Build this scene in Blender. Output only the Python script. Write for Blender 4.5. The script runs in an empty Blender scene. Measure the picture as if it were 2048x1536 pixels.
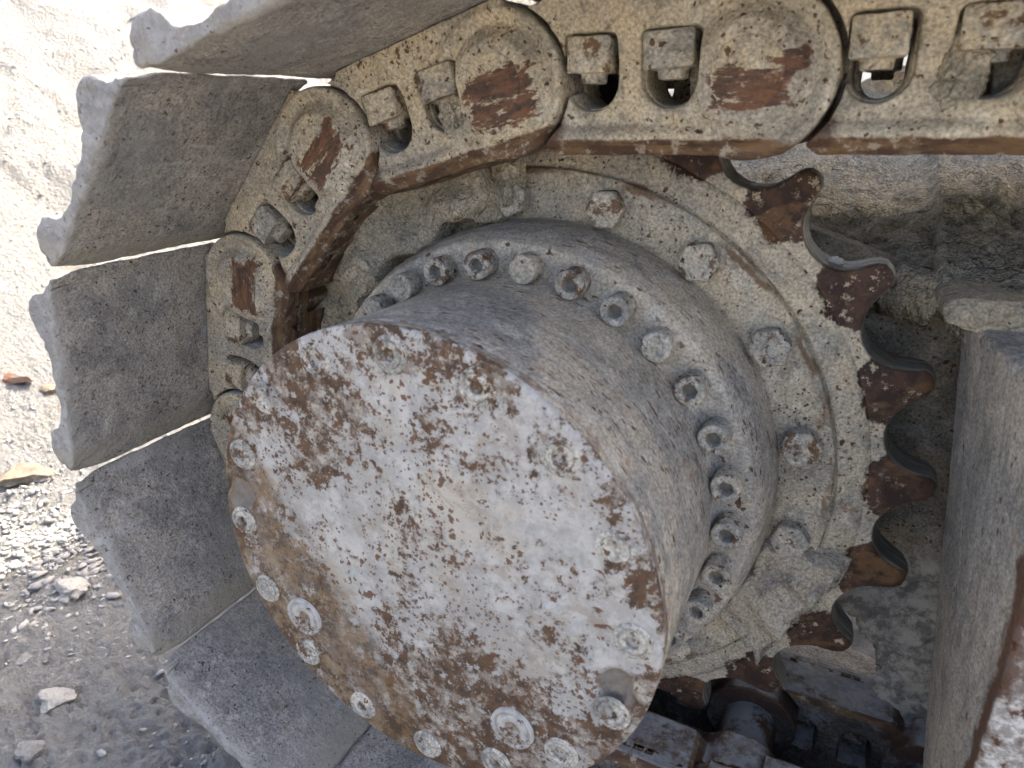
import bpy, bmesh, math, random
import numpy as np
from mathutils import Vector, Matrix

random.seed(4)
RNG = np.random.default_rng(4)
PI = math.pi
S = bpy.context.scene
COL = S.collection

# ---------------------------------------------------------------- camera
cam = bpy.data.cameras.new('camera')
cam.sensor_width = 36.0
cam.lens = 36.0 * 1385.7 / 2048
cam.clip_start = 0.02
cam.clip_end = 600
co = bpy.data.objects.new('camera', cam)
COL.objects.link(co)
yaw, pit, rol = 0.47753447, 0.37412229, -0.01778235
f = Vector((-math.sin(yaw) * math.cos(pit), math.cos(yaw) * math.cos(pit), -math.sin(pit)))
r = Vector((math.cos(yaw), math.sin(yaw), 0))
u = r.cross(f)
r2 = math.cos(rol) * r + math.sin(rol) * u
u2 = -math.sin(rol) * r + math.cos(rol) * u
m = Matrix((r2, u2, -f)).transposed().to_4x4()
m.translation = Vector((0.27314406, -0.60921161, 0.32570657))
co.matrix_world = m
cam.dof.use_dof = True
cam.dof.focus_distance = 0.76
cam.dof.aperture_fstop = 9.0
S.camera = co

# ---------------------------------------------------------------- light
SUN = Vector((0.46, 0.50, 0.80)).normalized()
w = bpy.data.worlds.new('World')
S.world = w
w.use_nodes = True
nt = w.node_tree
nt.nodes.clear()
sky = nt.nodes.new('ShaderNodeTexSky')
sky.sky_type = 'NISHITA'
sky.sun_disc = False
sky.sun_elevation = math.asin(SUN.z)
sky.sun_rotation = math.atan2(SUN.x, SUN.y)
sky.dust_density = 6.5
sky.air_density = 0.75
sky.ozone_density = 0.6
bg = nt.nodes.new('ShaderNodeBackground')
bg.inputs['Strength'].default_value = 0.15
wo = nt.nodes.new('ShaderNodeOutputWorld')
nt.links.new(sky.outputs[0], bg.inputs[0])
nt.links.new(bg.outputs[0], wo.inputs[0])
sl = bpy.data.lights.new('sun', 'SUN')
sl.energy = 2.0
sl.angle = math.radians(0.5)
sl.color = (1.0, 0.94, 0.82)
so = bpy.data.objects.new('sun', sl)
COL.objects.link(so)
so.rotation_euler = SUN.to_track_quat('Z', 'Y').to_euler()
S.view_settings.view_transform = 'Standard'
S.view_settings.look = 'None'
S.view_settings.exposure = 1.95
S.view_settings.gamma = 1
S.cycles.max_bounces = 5
S.cycles.diffuse_bounces = 3
S.cycles.glossy_bounces = 2
S.cycles.caustics_reflective = False
S.cycles.caustics_refractive = False

# ---------------------------------------------------------------- noise
def _hash(ix, iy, iz, seed):
    h = (ix * 374761393 + iy * 668265263 + iz * 2147483647 + seed * 1274126177) & 0xffffffff
    h = ((h ^ (h >> 13)) * 1274126177) & 0xffffffff
    h = (h ^ (h >> 16)) & 0xffffffff
    h = (h * 2246822519) & 0xffffffff
    h = h ^ (h >> 15)
    return (h & 0xffffff) / float(0xffffff) * 2 - 1

def vn(P, seed=0):
    P = np.asarray(P, dtype=np.float64)
    i = np.floor(P).astype(np.int64)
    t = P - i
    t = t * t * t * (t * (t * 6 - 15) + 10)
    out = 0
    for dx in (0, 1):
        wx = t[:, 0] if dx else 1 - t[:, 0]
        for dy in (0, 1):
            wy = t[:, 1] if dy else 1 - t[:, 1]
            for dz in (0, 1):
                wz = t[:, 2] if dz else 1 - t[:, 2]
                out = out + wx * wy * wz * _hash(i[:, 0] + dx, i[:, 1] + dy, i[:, 2] + dz, seed)
    return out

def fbm(P, scale=1.0, octv=4, gain=0.5, seed=0):
    P = np.asarray(P, dtype=np.float64) * scale
    a, o, tot = 1.0, 0, 0
    for k in range(octv):
        o = o + a * vn(P + 17.3 * k, seed + k)
        tot += a
        a *= gain
        P = P * 2.03
    return o / tot

def sstep(a, b, x):
    t = np.clip((x - a) / (b - a), 0, 1)
    return t * t * (3 - 2 * t)

# ---------------------------------------------------------------- mesh helpers
def mesh_from(name, verts, faces):
    me = bpy.data.meshes.new(name)
    me.from_pydata([tuple(v) for v in verts], [], [tuple(q) for q in faces])
    me.update()
    return me

def get_co(me):
    a = np.empty(len(me.vertices) * 3)
    me.vertices.foreach_get('co', a)
    return a.reshape(-1, 3)

def set_co(me, P):
    me.vertices.foreach_set('co', np.ascontiguousarray(P, dtype=np.float32).ravel())
    me.update()

def normals(me):
    a = np.empty(len(me.vertices) * 3, dtype=np.float32)
    me.vertices.foreach_get('normal', a)
    return a.reshape(-1, 3).astype(float)

def smooth_shade(me, on=True):
    me.polygons.foreach_set('use_smooth', [on] * len(me.polygons))
    me.update()

def rough(me, amp, scale, octv=3, seed=0):
    P = get_co(me)
    N = normals(me)
    set_co(me, P + N * (fbm(P, scale, octv, .5, seed) * amp)[:, None])

def bmprism(bm, poly, y0, y1, top=None):
    """prism of an XZ polygon between y0 and y1; top = polygon at y1 (same count)"""
    top = top or poly
    a = [bm.verts.new((p[0], y0, p[1])) for p in poly]
    b = [bm.verts.new((p[0], y1, p[1])) for p in top]
    n = len(poly)
    bm.faces.new(a)
    bm.faces.new(b[::-1])
    for i in range(n):
        bm.faces.new((a[(i + 1) % n], a[i], b[i], b[(i + 1) % n]))

def circ(cx, cz, rad, n=32, a0=0, a1=2 * PI):
    full = abs(a1 - a0 - 2 * PI) < 1e-6
    return [(cx + rad * math.cos(a0 + (a1 - a0) * k / (n if full else n - 1)),
             cz + rad * math.sin(a0 + (a1 - a0) * k / (n if full else n - 1))) for k in range(n)]

def bmbox(bm, x0, x1, y0, y1, z0, z1):
    bmprism(bm, [(x0, z0), (x1, z0), (x1, z1), (x0, z1)], y0, y1)

def bm_mesh(bm, name):
    bmesh.ops.recalc_face_normals(bm, faces=bm.faces)
    me = bpy.data.meshes.new(name)
    bm.to_mesh(me)
    bm.free()
    return me

def evaluated(me, mods):
    ob = bpy.data.objects.new('tmp', me)
    COL.objects.link(ob)
    for kind, kw in mods:
        md = ob.modifiers.new(kind, kind)
        for k, v in kw.items():
            setattr(md, k, v)
    dg = bpy.context.evaluated_depsgraph_get()
    dg.update()
    new = bpy.data.meshes.new_from_object(ob.evaluated_get(dg))
    bpy.data.objects.remove(ob)
    return new

def solidbool(add, cut):
    """union of add meshes minus cut meshes with exact booleans -> mesh"""
    base = bpy.data.objects.new('b', add[0])
    COL.objects.link(base)
    obs = [base]
    for lst, op in ((add[1:], 'UNION'), (cut, 'DIFFERENCE')):
        for c in lst:
            o = bpy.data.objects.new('c', c)
            COL.objects.link(o)
            obs.append(o)
            md = base.modifiers.new('x', 'BOOLEAN')
            md.operation = op
            md.object = o
            md.solver = 'EXACT'
    dg = bpy.context.evaluated_depsgraph_get()
    dg.update()
    me = bpy.data.meshes.new_from_object(base.evaluated_get(dg))
    for o in obs:
        bpy.data.objects.remove(o)
    return me

def cast(me, voxel=0.0025, it=4, amp=0.0006, scale=60, seed=0, fac=0.5):
    """voxel remesh + smoothing: the soft edges of a casting"""
    new = evaluated(me, [('REMESH', dict(mode='VOXEL', voxel_size=voxel)),
                         ('SMOOTH', dict(factor=fac, iterations=it))])
    if amp:
        rough(new, amp, scale, 3, seed)
    smooth_shade(new)
    return new

def lathe(name, prof, n=256, closed=False):
    """profile [(r, y)...] turned round the Y axis"""
    pr = []
    for i in range(len(prof)):
        pr.append(prof[i])
    V = []
    for (rr, y) in pr:
        for k in range(n):
            a = 2 * PI * k / n
            V.append((rr * math.cos(a), y, rr * math.sin(a)))
    F = []
    for i in range(len(pr) - 1 + (1 if closed else 0)):
        j = (i + 1) % len(pr)
        for k in range(n):
            l = (k + 1) % n
            F.append((i * n + k, i * n + l, j * n + l, j * n + k))
    me = mesh_from(name, V, F)
    bm = bmesh.new()
    bm.from_mesh(me)
    bmesh.ops.remove_doubles(bm, verts=bm.verts, dist=1e-6)
    bmesh.ops.recalc_face_normals(bm, faces=bm.faces)
    bm.to_mesh(me)
    bm.free()
    smooth_shade(me)
    return me

def dense(prof, step=0.004):
    out = []
    for (a, b) in zip(prof[:-1], prof[1:]):
        L = math.hypot(b[0] - a[0], b[1] - a[1])
        n = max(1, int(L / step))
        for k in range(n):
            t = k / n
            out.append((a[0] + (b[0] - a[0]) * t, a[1] + (b[1] - a[1]) * t))
    out.append(prof[-1])
    return out

def obj(name, me, mat, parent=None, label=None, loc=None):
    o = bpy.data.objects.new(name, me)
    COL.objects.link(o)
    if mat:
        me.materials.clear()
        for x in (mat if isinstance(mat, (list, tuple)) else [mat]):
            me.materials.append(x)
    if parent:
        o.parent = parent
    if label:
        o['label'] = label
    if loc:
        o.location = loc
    return o

def thing(name, label, cat, group=None, loc=(0, 0, 0)):
    o = bpy.data.objects.new(name, None)
    COL.objects.link(o)
    o.location = loc
    o.empty_display_size = 0.05
    tag(o, label, cat, group)
    return o

def tag(o, label=None, cat=None, group=None, kind=None):
    if label: o['label'] = label
    if cat: o['category'] = cat
    if group: o['group'] = group
    if kind: o['kind'] = kind
    return o

# ---------------------------------------------------------------- material graph helper
class G:
    def __init__(s, name, rnd=0.0, scale=(1, 1, 1)):
        s.mat = bpy.data.materials.new(name)
        s.mat.use_nodes = True
        s.t = s.mat.node_tree
        s.t.nodes.clear()
        s.out = s.t.nodes.new('ShaderNodeOutputMaterial')
        s.b = s.t.nodes.new('ShaderNodeBsdfPrincipled')
        s.t.links.new(s.b.outputs[0], s.out.inputs[0])
        tc = s.t.nodes.new('ShaderNodeTexCoord')
        s.raw = tc.outputs['Object']
        s.co = s.raw
        if rnd:
            oi = s.t.nodes.new('ShaderNodeObjectInfo')
            s.rand = oi.outputs['Random']
            v = s.vmath('SCALE', (13.1, 7.7, 9.3), None, s.math('MULTIPLY', s.rand, rnd))
            s.co = s.vmath('ADD', s.raw, v)
        s.geo = s.t.nodes.new('ShaderNodeNewGeometry')

    def set(s, inp, v):
        if isinstance(v, bpy.types.NodeSocket):
            s.t.links.new(v, inp)
        elif v is not None:
            if inp.type == 'RGBA' and len(v) == 3:
                v = (*v, 1)
            inp.default_value = v

    def math(s, op, a, b=None, c=None):
        n = s.t.nodes.new('ShaderNodeMath')
        n.operation = op
        s.set(n.inputs[0], a)
        if b is not None: s.set(n.inputs[1], b)
        if c is not None: s.set(n.inputs[2], c)
        return n.outputs[0]

    def vmath(s, op, a, b=None, sc=None):
        n = s.t.nodes.new('ShaderNodeVectorMath')
        n.operation = op
        s.set(n.inputs[0], a)
        if b is not None: s.set(n.inputs[1], b)
        if sc is not None: s.set(n.inputs['Scale'], sc)
        return n.outputs['Value'] if op in ('LENGTH', 'DOT_PRODUCT', 'DISTANCE') else n.outputs[0]

    def sep(s, v):
        n = s.t.nodes.new('ShaderNodeSeparateXYZ')
        s.set(n.inputs[0], v)
        return n.outputs

    def noise(s, scale, detail=4, rough=0.55, vec=None, dist=0.0):
        n = s.t.nodes.new('ShaderNodeTexNoise')
        s.set(n.inputs['Vector'], vec or s.co)
        n.inputs['Scale'].default_value = scale
        n.inputs['Detail'].default_value = detail
        n.inputs['Roughness'].default_value = rough
        n.inputs['Distortion'].default_value = dist
        return n.outputs[0]

    def noisec(s, scale, detail=2, vec=None):
        n = s.t.nodes.new('ShaderNodeTexNoise')
        s.set(n.inputs['Vector'], vec or s.co)
        n.inputs['Scale'].default_value = scale
        n.inputs['Detail'].default_value = detail
        return n.outputs[1]

    def st(s, x, lo, hi, a=0.0, b=1.0):
        n = s.t.nodes.new('ShaderNodeMapRange')
        n.interpolation_type = 'SMOOTHSTEP'
        s.set(n.inputs[0], x)
        s.set(n.inputs[1], lo)
        s.set(n.inputs[2], hi)
        n.inputs[3].default_value = a
        n.inputs[4].default_value = b
        return n.outputs[0]

    def mix(s, fac, a, b):
        n = s.t.nodes.new('ShaderNodeMix')
        n.data_type = 'RGBA'
        s.set(n.inputs[0], fac)
        s.set(n.inputs[6], a)
        s.set(n.inputs[7], b)
        return n.outputs[2]

    def mul(s, *a):
        x = a[0]
        for y in a[1:]:
            x = s.math('MULTIPLY', x, y)
        return x

    def mx(s, *a):
        x = a[0]
        for y in a[1:]:
            x = s.math('MAXIMUM', x, y)
        return x

    def inv(s, a):
        return s.math('SUBTRACT', 1.0, a)

    def vscale(s, sc, vec=None):
        return s.vmath('MULTIPLY', vec or s.co, sc)

    def specks(s, scale, size=0.3, keep=0.5, dens=None, vec=None, warp=0.35):
        """irregular small spots; keep = share of cells, dens = 0..1 socket"""
        v = vec or s.co
        wv = s.vmath('SCALE', s.vmath('SUBTRACT', s.noisec(scale * 1.6, 3, v), (.5, .5, .5)), None, warp * 1.6 / scale)
        v2 = s.vmath('ADD', v, wv)
        n = s.t.nodes.new('ShaderNodeTexVoronoi')
        s.set(n.inputs['Vector'], v2)
        n.inputs['Scale'].default_value = scale
        c = s.sep(n.outputs['Color'])
        rad = s.math('MULTIPLY', s.st(c[0], 0.0, 1.0, 0.25, 1.0), size)
        spot = s.st(s.math('DIVIDE', n.outputs['Distance'], rad), 0.75, 1.0, 1.0, 0.0)
        k = keep if dens is None else s.math('MULTIPLY', dens, keep)
        gate = s.math('LESS_THAN', c[1], k)
        return s.math('MULTIPLY', spot, gate)

    def bump(s, h, dist, strength=1.0, normal=None):
        n = s.t.nodes.new('ShaderNodeBump')
        n.inputs['Strength'].default_value = strength
        n.inputs['Distance'].default_value = dist
        s.set(n.inputs['Height'], h)
        if normal: s.set(n.inputs['Normal'], normal)
        return n.outputs[0]

    def done(s, color, rough=0.9, h=None, dist=0.001, metal=0.0, spec=0.25):
        s.set(s.b.inputs['Base Color'], color)
        s.set(s.b.inputs['Roughness'], rough)
        s.set(s.b.inputs['Metallic'], metal)
        s.b.inputs['Specular IOR Level'].default_value = spec
        if h is not None:
            s.set(s.b.inputs['Normal'], s.bump(h, dist))
        return s.mat

RUST = (0.115, 0.046, 0.020)
RUSTD = (0.040, 0.019, 0.014)
OCHRE = (0.26, 0.135, 0.048)
CREAM = (0.50, 0.43, 0.30)
TAN = (0.40, 0.345, 0.255)
GREY = (0.235, 0.235, 0.225)
PALE = (0.47, 0.455, 0.42)

def dusty(g, light=TAN, dark=GREY, pale=PALE, spk=0.5, spksize=0.30, streak=None, mott=9, fine=1.0):
    """clay dust over rusting steel -> colour socket, height socket, mask of spots"""
    n1 = g.noise(mott, 6, .62, dist=.4)
    n2 = g.noise(mott * 4.3, 6, .66)
    n3 = g.noise(420, 3, .6)
    c = g.mix(g.st(n1, .40, .62), light, dark)
    c = g.mix(g.mul(g.st(n2, .50, .66), .75), c, pale)
    c = g.mix(g.mul(g.st(g.noise(mott * 2.1, 5, .7, dist=.8), .54, .70), .55), c, tuple(x * .62 for x in dark))
    n4 = g.noise(mott * 1.5, 7, .76, dist=.6)
    c = g.mix(g.mul(g.st(n4, .51, .60), .60), c, tuple(a * b for a, b in zip(dark, (.72, .73, .74))))
    c = g.mix(g.mul(g.st(n4, .30, .43, 1, 0), .45), c, tuple(min(.8, x * 1.12) for x in pale))
    grain = g.math('ADD', g.st(n3, .32, .68, .68, 1.26), g.st(g.noise(110, 4, .75), .3, .7, -.12, .12))
    cg = g.vmath('SCALE', c, None, grain)
    fleck = g.mul(g.st(g.noise(230, 2, .5, vec=g.co if streak is None else g.vscale(streak)), .645, .685), spk, g.st(g.noise(5, 3, .6), .36, .62, .2, 1.0))
    vec = g.co if streak is None else g.vscale(streak)
    dens = g.mul(g.st(g.noise(8, 3, .6), .28, .60), g.st(g.noise(3.1, 2, .5), .36, .58, .35, 1.15))
    s1 = g.specks(125, spksize, spk * .55, dens, vec, .8)
    s2 = g.specks(230, spksize * 1.05, spk * .7, dens, vec, .7)
    s3 = g.specks(58, spksize * .62, spk * .16, dens, vec, .9)
    spots = g.mx(s1, s2, s3, fleck)
    halo = g.mul(g.st(g.noise(55, 5, .7), .58, .68), g.st(g.noise(6, 2), .48, .62), .55)
    cg = g.mix(halo, cg, OCHRE)
    sc = g.mix(g.st(g.noise(150, 2), .4, .65), (.135, .068, .030), (.040, .022, .015))
    cg = g.mix(g.mul(spots, .93), cg, sc)
    h = g.math('ADD', g.noise(170, 4, .7), g.mul(g.noise(mott * 4.3, 3, .6), 1.4))
    return cg, h, spots

# ---- dusty casting used on ring, hub, bolts
def tooth_rust(g, c, x, z, rr):
    ang = g.math('ARCTAN2', z, x)
    wob = g.mul(g.math('SUBTRACT', g.noise(34, 6, .75), .5), .026)
    # the rust patch of each tooth: rounder towards the root, between the gullets
    ph = g.math('DIVIDE', g.math('SUBTRACT', ang, math.radians(50.4)), 2 * PI / 23)
    ph = g.math('ABSOLUTE', g.math('SUBTRACT', ph, g.math('ROUND', ph)))
    edge = g.math('ADD', rr, g.math('ADD', wob, g.mul(g.st(ph, .16, .5), -.026)))
    edge = g.math('ADD', edge, g.mul(g.math('SUBTRACT', g.noise(150, 4, .7), .5), .018))
    m = g.mul(g.st(edge, .3000, .3035), g.inv(g.mul(g.st(g.noise(85, 5, .75), .57, .63), g.st(rr, .322, .306), .9)))
    r1 = g.mix(g.st(g.noise(60, 6, .7), .42, .62), (.038, .021, .015), (.082, .043, .027))
    och = g.mul(g.st(g.noise(11, 4, .6, vec=g.vscale((1, 1, 2.6))), .53, .60), g.st(g.noise(34, 6, .7), .42, .56))
    r1 = g.mix(g.mul(och, .85), r1, g.mix(g.noise(120), (.19, .11, .05), (.13, .062, .025)))
    cream = g.mul(g.st(g.noise(62, 6, .78), .575, .62), g.st(g.noise(13, 2), .44, .54))
    r1 = g.mix(g.mul(cream, .85), r1, CREAM)
    c = g.mix(m, c, r1)
    return c, m

def mat_ring():
    g = G('dusty_ring')
    c, h, sp = dusty(g, (.55, .475, .345), (.38, .355, .30), (.62, .57, .465), spk=.75, spksize=.32)
    x, y, z = g.sep(g.raw)[:3]
    rr = g.math('SQRT', g.math('ADD', g.mul(x, x), g.mul(z, z)))
    wob = g.mul(g.math('SUBTRACT', g.noise(40, 4, .6), .5), .016)
    rw = g.math('ADD', rr, wob)
    # rust weeping along the step and along the hub
    line = g.mul(g.st(g.math('ABSOLUTE', g.math('SUBTRACT', rw, .2755)), .0015, .0045, 1, 0), g.st(g.noise(14, 3), .45, .58))
    c = g.mix(g.mul(line, .8), c, g.mix(g.noise(90), RUST, (.16, .10, .05)))
    line2 = g.mul(g.st(rr, .231, .240, 1, 0), g.st(g.noise(22, 4), .40, .6))
    c = g.mix(g.mul(line2, .7), c, (.16, .13, .075))
    c, m = tooth_rust(g, c, x, z, rr)
    return g.done(c, .93, h, .0022)

def mat_tooth():
    g = G('worn_tooth')
    c, h, sp = dusty(g, (.55, .475, .345), (.38, .355, .30), (.62, .57, .465), spk=.6)
    x, y, z = g.sep(g.raw)[:3]
    rr = g.math('SQRT', g.math('ADD', g.mul(x, x), g.mul(z, z)))
    c, m = tooth_rust(g, c, x, z, rr)
    # rubbed clean where the bushings ride: faces that do not look along the axle
    n = g.sep(g.geo.outputs['Normal'])
    side = g.st(g.math('ABSOLUTE', n[1]), .35, .65, 1, 0)
    side = g.mul(side, g.st(rr, .30, .309))
    st = g.noise(26, 5, .6, vec=g.vscale((1, 9, 1)))
    pol = g.mix(g.st(st, .4, .64), (.115, .108, .085), (.27, .255, .205))
    pol = g.mix(g.mul(g.st(g.noise(46, 4), .60, .70), .8), pol, (.16, .12, .07))
    c = g.mix(side, c, pol)
    ro = g.math('SUBTRACT', g.math('ADD', g.mul(m, -.20), .92), g.mul(side, .22))
    return g.done(c, ro, h, .0011, spec=.4)

def mat_hub():
    g = G('dusty_hub')
    c, h, sp = dusty(g, (.53, .46, .355), (.35, .335, .30), (.62, .58, .50), spk=.9, spksize=.30, streak=(.42, 1.3, .42))
    # lines left by water running round the drum
    s = g.noise(34, 5, .65, vec=g.vscale((.5, 3.2, .5)), dist=.5)
    c = g.mix(g.mul(g.st(s, .52, .66), .35), c, (.27, .27, .265))
    c = g.mix(g.mul(g.st(s, .30, .44, 1, 0), .35), c, (.56, .56, .54))
    run = g.mul(g.st(g.noise(30, 6, .7, vec=g.vscale((.6, 3.4, .6)), dist=.8), .58, .64), g.st(g.noise(9, 3, .6), .48, .58))
    c = g.mix(g.mul(run, .8), c, (.13, .085, .06))
    y = g.sep(g.raw)[1]
    rim = g.math('ADD', y, g.mul(g.math('SUBTRACT', g.noise(18, 5, .7), .5), .05))
    near = g.mul(g.st(rim, -.262, -.225, 1, 0), g.st(g.noise(50, 5, .7), .42, .55))
    c = g.mix(g.mul(near, .85), c, g.mix(g.noise(80), RUST, (.13, .07, .05)))
    return g.done(c, .9, h, .0012)

def mat_bolt(name='dusty_bolt', light=(.50, .455, .365)):
    g = G(name, rnd=3.0)
    c, h, sp = dusty(g, light, (.32, .31, .28), (.60, .57, .49), spk=.7, spksize=.38, mott=22)
    n = g.math('ADD', g.noise(70, 6, .72), g.mul(g.rand, .09))
    c = g.mix(g.mul(g.st(n, .60, .65), .85), c, g.mix(g.noise(200), (.17, .085, .035), (.07, .036, .02)))
    return g.done(c, .93, h, .0009)

def mat_cover():
    g = G('rusted_cover')
    x, y, z = g.sep(g.raw)[:3]
    n1 = g.noise(26, 8, .74, dist=.3)
    n2 = g.noise(110, 6, .70)
    white = g.mix(g.st(g.noise(60, 6, .7), .40, .66), (.55, .535, .495), (.39, .385, .37))
    white = g.mix(g.mul(g.st(g.noise(14, 3), .5, .62), .6), white, (.52, .47, .38))
    # where the paint is worst: the upper rim and the lower right
    cx, cz = -.005, -.115
    d2 = g.math('SQRT', g.math('ADD', g.math('POWER', g.math('SUBTRACT', x, .035), 2), g.math('POWER', g.math('SUBTRACT', z, -.115), 2)))
    lower = g.st(d2, .03, .13, 1, 0)
    rr = g.math('SQRT', g.math('ADD', g.mul(x, x), g.mul(z, z)))
    d3 = g.math('SQRT', g.math('ADD', g.math('POWER', g.math('SUBTRACT', x, -.085), 2), g.math('POWER', g.math('SUBTRACT', z, .105), 2)))
    upper = g.st(d3, .015, .085, 1, 0)
    rim = g.mul(g.st(rr, .150, .186), g.st(g.noise(12, 2), .34, .60))
    wt = g.math('ADD', g.mul(lower, .115), g.math('ADD', g.mul(upper, .10), g.mul(rim, .11)))
    lo = g.math('SUBTRACT', .546, wt)
    mm_ = g.math('ADD', g.math('ADD', g.mul(n1, .50), g.mul(n2, .38)), g.mul(g.noise(9, 4, .6), .12))
    mott = g.st(mm_, lo, g.math('ADD', lo, .022))
    greys = g.st(mm_, g.math('SUBTRACT', lo, .06), g.math('ADD', lo, .0))
    rc = g.mix(g.st(g.noise(75, 5, .7), .38, .62), (.140, .088, .053), (.072, .047, .033))
    rc = g.mix(g.mul(g.st(g.noise(48, 6, .75), .48, .58), .75), rc, (.33, .295, .25))
    c = g.mix(g.mul(g.st(g.noise(17, 7, .75), .48, .60), .60), white, (.34, .32, .285))
    c = g.mix(g.mul(g.st(g.noise(23, 7, .78, dist=.5), .53, .62), .5), c, (.30, .22, .14))
    c = g.mix(g.mul(greys, .62), c, (.36, .345, .32))
    c = g.mix(mott, c, rc)
    sp = g.specks(150, .46, .95, g.st(g.noise(13, 4, .65), .46, .56), warp=.8)
    sp2 = g.specks(70, .36, .6, g.st(g.noise(12, 3), .42, .6), warp=1.2)
    sp3 = g.specks(290, .46, .9, g.st(g.noise(18, 4, .65), .45, .54), warp=.8)
    sp = g.mx(sp, sp3)
    spots = g.mx(sp, sp2)
    flk = g.mul(g.st(g.noise(95, 6, .78), .545, .60), mott)
    c = g.mix(g.mul(flk, .75), c, (.50, .46, .38))
    c = g.mix(g.mul(spots, .9), c, g.mix(g.noise(200), (.10, .052, .030), (.17, .085, .04)))
    # ochre run along the low side of the rim
    bx = g.math('ADD', x, .135)
    bz = z
    # band: line through (-.165, .05) and (-.02,-.165)
    dln = g.math('ADD', g.mul(x, .83), g.math('ADD', g.mul(z, .56), g.math('ADD', .112, g.mul(g.math('SUBTRACT', g.noise(9, 5, .6), .5), .05))))
    band = g.mul(g.st(g.math('ABSOLUTE', dln), .012, .040, 1, 0), g.st(g.noise(44, 7, .8), .34, .52))
    bcol = g.mix(g.st(g.noise(34, 8, .82), .45, .56), (.20, .120, .055), (.075, .048, .030))
    bcol = g.mix(g.mul(g.st(g.noise(15, 5, .7), .54, .64), .6), bcol, (.24, .22, .185))
    bcol = g.mix(g.mul(g.st(g.noise(120, 5, .8), .56, .62), .6), bcol, (.42, .34, .22))
    c = g.mix(g.mul(band, .85), c, bcol)
    below = g.mul(g.st(dln, -.005, -.03), g.st(g.noise(48, 7, .75), .38, .50))
    c = g.mix(g.mul(below, .8), c, g.mix(g.st(g.noise(50, 7, .78), .42, .60), (.105, .062, .036), (.29, .215, .13)))
    for (cx_, cz_, ra_) in ((-.178, .020, .013), (.165, -.043, .014)):  # dark grey painted in for the shadow of the two chipped hollows
        dd = g.math('SQRT', g.math('ADD', g.math('POWER', g.math('SUBTRACT', x, cx_), 2), g.mul(g.math('POWER', g.math('SUBTRACT', z, cz_), 2), .5)))
        dd = g.math('ADD', dd, g.mul(g.math('SUBTRACT', g.noise(50, 4), .5), .012))
        c = g.mix(g.mul(g.st(dd, ra_ * .7, ra_ * 1.1, 1, 0), g.st(g.noise(90, 6, .75), .30, .55, .45, .95)), c, g.mix(g.noise(120, 4), (.15, .13, .11), (.30, .27, .23)))
    h = g.math('ADD', g.mul(g.noise(150, 4, .7), .8), g.mul(g.noise(26, 5, .7), 1.2))
    return g.done(c, .86, h, .0012, spec=.3)

def mat_mudcap(name, light, dark, pale, cracks=0.0, spk=.12, mott=14, dist=.002):
    g = G(name)
    c, h, sp = dusty(g, light, dark, pale, spk=spk, mott=mott)
    if cracks:
        n = g.t.nodes.new('ShaderNodeTexVoronoi')
        n.feature = 'DISTANCE_TO_EDGE'
        wv = g.vmath('ADD', g.co, g.vmath('SCALE', g.noisec(60, 3), None, .02))
        g.set(n.inputs['Vector'], wv)
        n.inputs['Scale'].default_value = 62
        crack = g.mul(g.st(n.outputs['Distance'], .0, .09, 1, 0), g.st(g.noise(9, 3), .42, .55), cracks)
        c = g.mix(g.mul(crack, .8), c, (.07, .06, .045))
        h = g.math('SUBTRACT', h, g.mul(crack, 1.6))
    h = g.math('ADD', h, g.mul(g.noise(60, 8, .75), 1.5))
    if cracks:
        for (sc_, wt_) in ((70, -1.6), (170, -.8)):
            v = g.t.nodes.new('ShaderNodeTexVoronoi')
            g.set(v.inputs['Vector'], wv)
            v.inputs['Scale'].default_value = sc_
            h = g.math('ADD', h, g.mul(v.outputs['Distance'], wt_))
    return g.done(c, .96, h, dist)

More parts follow.
